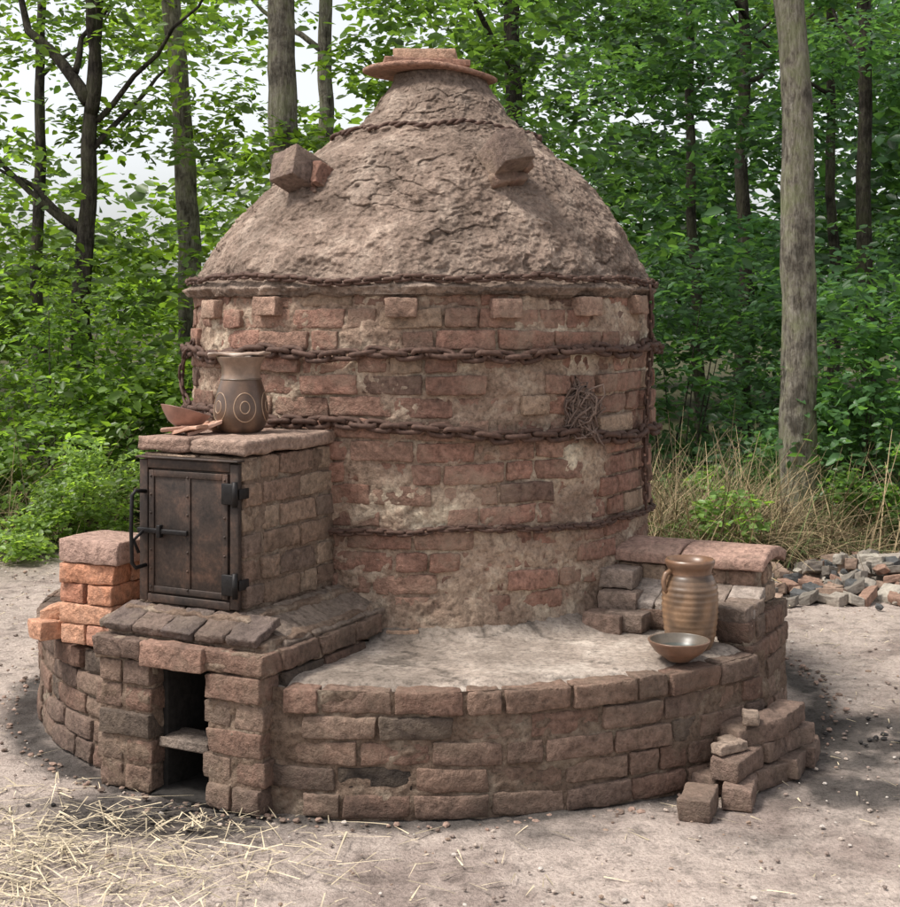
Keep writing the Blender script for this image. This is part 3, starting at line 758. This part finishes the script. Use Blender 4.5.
# ---------------------------------------------------------------- foliage
LT=np.array([[0,0,0],[.33,.27,.05],[.72,.22,.03],[1.0,0,-.10],[.72,-.22,.03],[.33,-.27,.05]])
def leaves(name,P,D,U,s,C,mat=None,wid=1.0):
    D=D/np.linalg.norm(D,axis=1,keepdims=True); Sd=np.cross(U,D); Sd/=np.linalg.norm(Sd,axis=1,keepdims=True)+1e-9; Un=np.cross(D,Sd)
    n=len(P); s=s[:,None,None]
    V=P[:,None,:]+s*(LT[None,:,0:1]*D[:,None,:]+wid*LT[None,:,1:2]*Sd[:,None,:]+LT[None,:,2:3]*Un[:,None,:])
    b=np.arange(n)[:,None]*6
    Q=np.stack([b+np.array([0,3,2,1]),b+np.array([0,5,4,3])],1).reshape(-1,4)
    return rawmesh(name,V.reshape(-1,3),Q,np.repeat(C,6,0),mat or M_leaf)
def sprays(cent,size,colr,k=9,L=3.0,tilt=.45,droop=.25):
    n=len(cent); a=rng.uniform(0,2*np.pi,n); d=np.stack([np.cos(a),np.sin(a),-rng.uniform(-.2,2*droop,n)],1)
    d/=np.linalg.norm(d,axis=1,keepdims=True)
    sd=np.stack([-np.sin(a),np.cos(a),np.zeros(n)],1)
    Ps=[];Ds=[];Us=[];Ss=[];Cs=[]
    for i in range(k):
        t=(i/(k-1)-.5); sg=1 if i%2 else -1
        p=cent+d*(t*L*size)[:,None]+sd*(sg*.1*size)[:,None]+rng.normal(0,.25,(n,3))*size[:,None]
        dd=d*.7+sd*sg*rng.uniform(.5,1.1,(n,1))+rng.normal(0,.3,(n,3))
        u=np.array([0,-.25,1.0])+rng.normal(0,tilt,(n,3))
        Ps.append(p);Ds.append(dd);Us.append(u);Ss.append(size*rng.uniform(.65,1.2,n));Cs.append(colr*rng.uniform(.55,1.5,(n,1)))
    return [np.concatenate(x) for x in (Ps,Ds,Us,Ss,Cs)]
def clumps(centers,rad,per,flat=.6):
    out=[];idx=[]
    for i,(c,r,m) in enumerate(zip(centers,rad,per)):
        v=rng.normal(0,1,(m,3)); v/=np.linalg.norm(v,axis=1,keepdims=True); q=rng.uniform(.35,1.0,(m,1))**.6
        out.append(np.array(c)+v*q*r*np.array([1,1,flat])); idx.append(np.full(m,i))
    return np.concatenate(out),np.concatenate(idx)
def greens(px):
    w=np.clip((px+1.0)/3.0,0,1)[:,None]
    return np.array([.112,.180,.038])*(1-w)+np.array([.060,.125,.058])*w
cs_=[];rs=[];ps=[]
for i in range(350):
    Y=random.uniform(10.2,17.5); px=random.uniform(-260,1160); py=random.uniform(-120,500)
    dens_=1.0
    if px<370 and py<120: dens_=.3
    if px<110 and py<210: dens_=.4
    if 360<px<470 and py<200: dens_=.4
    if 190<px<265 and 180<py<300: dens_=.12
    if random.random()>dens_: continue
    cs_.append(W(px,py,Y)); rs.append(random.uniform(.35,.8)*Y/13); ps.append(int(random.uniform(26,50)))
P,ix=clumps(cs_,rs,ps)
P=P[P[:,2]>.15]
col=greens(P[:,0])*(1+.9*np.array([nz(Vector(p*.8)) for p in P]))[:,None]
sp=sprays(P,rng.uniform(.07,.125,len(P)),col,k=8)
leaves('woodland_foliage',*sp[:3],sp[3],sp[4])
cs_=[];rs=[];ps=[]
for i in range(380):
    Y=random.uniform(19,34); px=random.uniform(-300,1200); py=random.uniform(-60,330)
    if nz(Vector((px*.012,py*.016,3)))<-.10 and py<250 and px<450: continue
    if px<400 and py<170 and random.random()<.75: continue
    cs_.append(W(px,py,Y)); rs.append(random.uniform(.8,1.7)); ps.append(int(random.uniform(22,42)))
P,ix=clumps(cs_,rs,ps,.75)
sp=sprays(P,rng.uniform(.18,.30,len(P)),greens(P[:,0]*.5)*rng.uniform(.5,1.3,(len(P),1)),k=7,tilt=.7)
leaves('distant_woodland',*sp[:3],sp[3],sp[4])
def shrub(name,px,pybase,Y,w,h,n,size,c,k=8):
    x0=(px-450)/1400*Y
    m=max(3,int(n/45)); cc=[(x0+random.gauss(0,w*.45),Y+random.gauss(0,.35),abs(random.gauss(h*.45,h*.28))) for _ in range(m)]
    P,_=clumps(cc,[random.uniform(.18,.36)*max(h,.6) for _ in range(m)],[45]*m,.8); P=P[P[:,2]>.03]
    cl=np.array(c)*(1+.5*np.array([nz(Vector(p*2)) for p in P]))[:,None]
    sp=sprays(P,rng.uniform(size*.7,size*1.2,len(P)),cl,k=k,tilt=.5)
    o=leaves(name,*sp[:3],sp[3],sp[4])
    tb=MB()
    for c_ in cc[:14]: tube(tb,[(x0+random.gauss(0,.1),Y,0),((x0+c_[0])/2,Y,c_[2]*.5),c_],[.009,.006,.003],5)
    t=tb.obj('stems',M_barkd,o)
shrub('bramble_bush',75,0,9.0,.65,.62,900,.045,(.17,.25,.075))
shrub('bramble_bush',-60,0,9.4,.8,.8,600,.05,(.14,.20,.055))
shrub('hazel_shrub',60,0,10.2,1.1,1.7,800,.075,(.115,.19,.042))
shrub('hazel_shrub',150,0,10.8,.6,1.9,450,.075,(.125,.20,.042))
shrub('elder_shrub',860,0,9.3,.5,1.7,650,.085,(.075,.155,.06))
shrub('elder_shrub',960,0,9.0,.5,1.3,400,.085,(.075,.155,.06))
shrub('nettle_patch',890,0,8.5,.4,.5,420,.05,(.10,.18,.05))
shrub('nettle_patch',725,0,8.4,.3,.42,90,.055,(.13,.21,.06))
shrub('elder_shrub',680,0,10.6,.8,2.0,600,.08,(.06,.125,.052))
# ---------------------------------------------------------------- trees
def tree(name,Y,pts_px,width_px,mat,H=9,crown=1500,limbs=5,cc=(.09,.16,.045),seed=1,lowlimbs=()):
    rr=random.Random(seed); base_w=width_px/1400*Y/2
    pts=[W(px,py,Y) for px,py in pts_px]; pts=sorted(pts,key=lambda p:p[2])
    path=[]; z0=-.05
    xs=[p[0] for p in pts]; zs=[p[2] for p in pts]
    sl=(xs[-1]-xs[-2])/(zs[-1]-zs[-2]); sl0=(xs[1]-xs[0])/(zs[1]-zs[0])
    nn=90; rad=[]
    for i in range(nn):
        z=z0+(H-z0)*i/(nn-1)
        if z>zs[-1]: x=xs[-1]+sl*(z-zs[-1])*.6
        elif z<zs[0]: x=xs[0]+sl0*(z-zs[0])*.5
        else: x=float(np.interp(z,zs,xs))
        path.append((x+.05*nz(Vector((z*.8,seed,0)))+.012*nz(Vector((z*3,seed,0))),Y+.05*nz(Vector((z*.5,seed,4))),z))
        f=z/H; r=base_w*(1.08-.7*f)*(1+.06*nz(Vector((z*2.3,seed,9)))); 
        if z<.35: r*=1+.55*((.35-z)/.4)**1.5
        rad.append(max(r,.012))
    mbt=MB(); tube(mbt,path,rad,20,namp=.16)
    tips=[]
    for k in range(limbs):
        i=int(nn*(.5+.45*k/max(1,limbs))); p=Vector(path[i]); a=rr.uniform(0,6.28); L=rr.uniform(1.2,2.4); d=Vector((math.cos(a),math.sin(a),.6)).normalized()
        lp_=[]; 
        for s in range(8):
            q=p+d*L*s/7+Vector((0,0,.25*L*(s/7)**2))+.12*noise.noise_vector(Vector((s*.5,k,seed))); lp_.append(tuple(q))
        tube(mbt,lp_,[rad[i]*.5*(1-s/8.5) for s in range(8)],8,namp=.1); tips+= [lp_[4],lp_[6],lp_[7]]
    for (pl,w0,w1) in lowlimbs:
        lp_=[(W(a,b,Y+dy)) for a,b,dy in pl]; m=len(lp_)
        fine=[]
        for q in range(m-1):
            for s in range(5):
                t=s/5; v=Vector(lp_[q]).lerp(Vector(lp_[q+1]),t)+.05*noise.noise_vector(Vector((q+t,seed,w0))); fine.append(tuple(v))
        fine.append(lp_[-1]); tube(mbt,fine,[(w0+(w1-w0)*i/(len(fine)-1))/1400*Y/2 for i in range(len(fine))],9,namp=.15); tips.append(lp_[-1])
    o=mbt.obj(name,mat)
    top=path[-1]; tips.append(top)
    cen=[(t[0]+rr.gauss(0,.35),t[1]+rr.gauss(0,.35),t[2]+rr.gauss(0,.25)) for t in tips for _ in range(2)]
    per=max(4,int(crown/9/len(cen)))
    P,_=clumps(cen,[rr.uniform(.45,.85) for _ in cen],[per]*len(cen),.6)
    sp=sprays(P,rng.uniform(.08,.13,len(P)),np.array(cc)*rng.uniform(.8,1.2,(len(P),1)),k=8)
    c=leaves('crown',*sp[:3],sp[3],sp[4]); c.parent=o
    return o
tree('ash_tree',8.9,[(790,0),(797,120),(801,280),(797,420),(800,530)],37,M_bark,H=8,seed=3,limbs=6,crown=2600)
tree('ash_tree',10.5,[(281,0),(284,100),(287,190),(292,400)],33,M_bark,H=9,seed=5,limbs=6,crown=2600)
tree('ash_tree',12.5,[(174,0),(181,120),(190,250),(192,420)],24,M_bark,H=9,seed=8,crown=2200)
tree('ash_tree',13.5,[(327,0),(324,140),(322,400)],18,M_bark,H=8,seed=9,crown=1800)
tree('oak_tree',11.5,[(94,90),(88,200),(80,330),(90,470)],24,M_barkd,H=4.2,seed=11,limbs=2,crown=2000,cc=(.12,.19,.042),
  lowlimbs=[([(90,100,0),(60,60,.1),(30,30,.2),(15,-30,.3)],15,5),([(92,110,0),(96,60,-.1),(92,10,-.2),(85,-60,-.2)],15,6),([(75,75,.05),(80,40,.2),(110,5,.3)],8,3),([(88,230,0),(40,190,.2),(0,170,.3)],9,3),([(92,150,0),(130,110,.2),(165,70,.3)],7,3)])
tree('oak_tree',14,[(862,0),(866,100),(864,210),(868,400)],18,M_barkd,H=8,seed=13,crown=1800)
tree('oak_tree',15.5,[(742,0),(745,200),(742,400)],16,M_barkd,H=8,seed=14,crown=1800)
tree('oak_tree',16,[(830,0),(832,200),(836,400)],12,M_barkd,H=8,seed=17,crown=1500)
tree('oak_tree',15,[(42,0),(38,200),(40,400)],13,M_barkd,H=8,seed=18,crown=1500)
tree('oak_tree',15,[(512,0),(515,200),(510,400)],22,M_barkd,H=8,seed=19,crown=1800)
tree('oak_tree',16,[(690,0),(690,200),(700,400)],12,M_barkd,H=8,seed=20,crown=1500)
tree('ash_tree',11,[(-120,0),(-115,200),(-110,400)],26,M_bark,H=8,seed=21,crown=1800)
tree('ash_tree',10.5,[(1030,0),(1035,200),(1030,400)],26,M_bark,H=8,seed=22,crown=1800)

# ---------------------------------------------------------------- light, sky, camera
w=bpy.data.worlds.new("World"); S.world=w; w.use_nodes=True; nt=w.node_tree; nt.nodes.clear()
sky=nt.nodes.new('ShaderNodeTexSky'); sky.sky_type='NISHITA'; sky.sun_disc=False
SE,SA=60,252
sky.sun_elevation=math.radians(SE); sky.sun_rotation=math.radians(SA); sky.air_density=1.0; sky.dust_density=4.0; sky.ozone_density=1.0
hs=nt.nodes.new('ShaderNodeHueSaturation'); hs.inputs['Saturation'].default_value=.22; hs.inputs['Value'].default_value=1.35
tc=nt.nodes.new('ShaderNodeTexCoord'); sx_=nt.nodes.new('ShaderNodeSeparateXYZ'); nt.links.new(tc.outputs['Generated'],sx_.inputs[0])
hr=nt.nodes.new('ShaderNodeMapRange'); hr.inputs[1].default_value=0.0; hr.inputs[2].default_value=.5; hr.inputs[3].default_value=1.65; hr.inputs[4].default_value=1.0
nt.links.new(sx_.outputs[2],hr.inputs[0])
vm_=nt.nodes.new('ShaderNodeVectorMath'); vm_.operation='SCALE'
bg=nt.nodes.new('ShaderNodeBackground'); bg.inputs[1].default_value=.15; out=nt.nodes.new('ShaderNodeOutputWorld')
nt.links.new(sky.outputs[0],hs.inputs['Color']); nt.links.new(hs.outputs[0],vm_.inputs[0]); nt.links.new(hr.outputs[0],vm_.inputs['Scale'])
nt.links.new(vm_.outputs[0],bg.inputs[0]); nt.links.new(bg.outputs[0],out.inputs[0])
sl=bpy.data.lights.new('sun','SUN'); sl.energy=3.7; sl.angle=math.radians(11); sl.color=(1,.95,.87)
so=bpy.data.objects.new('sun',sl); S.collection.objects.link(so)
az=math.radians(SA); e=math.radians(SE); d=Vector((math.sin(az)*math.cos(e),math.cos(az)*math.cos(e),math.sin(e)))
so.rotation_euler=d.to_track_quat('Z','Y').to_euler()
cam=bpy.data.cameras.new('camera'); co=bpy.data.objects.new('camera',cam); S.collection.objects.link(co)
cam.sensor_fit='HORIZONTAL'; cam.sensor_width=36; cam.lens=1400/900*36; cam.shift_y=-133.5/900; cam.clip_end=600
co.location=(0,0,CH); co.rotation_euler=(math.pi/2,0,0); S.camera=co
S.view_settings.view_transform='Standard'; S.view_settings.look='None'; S.view_settings.exposure=0
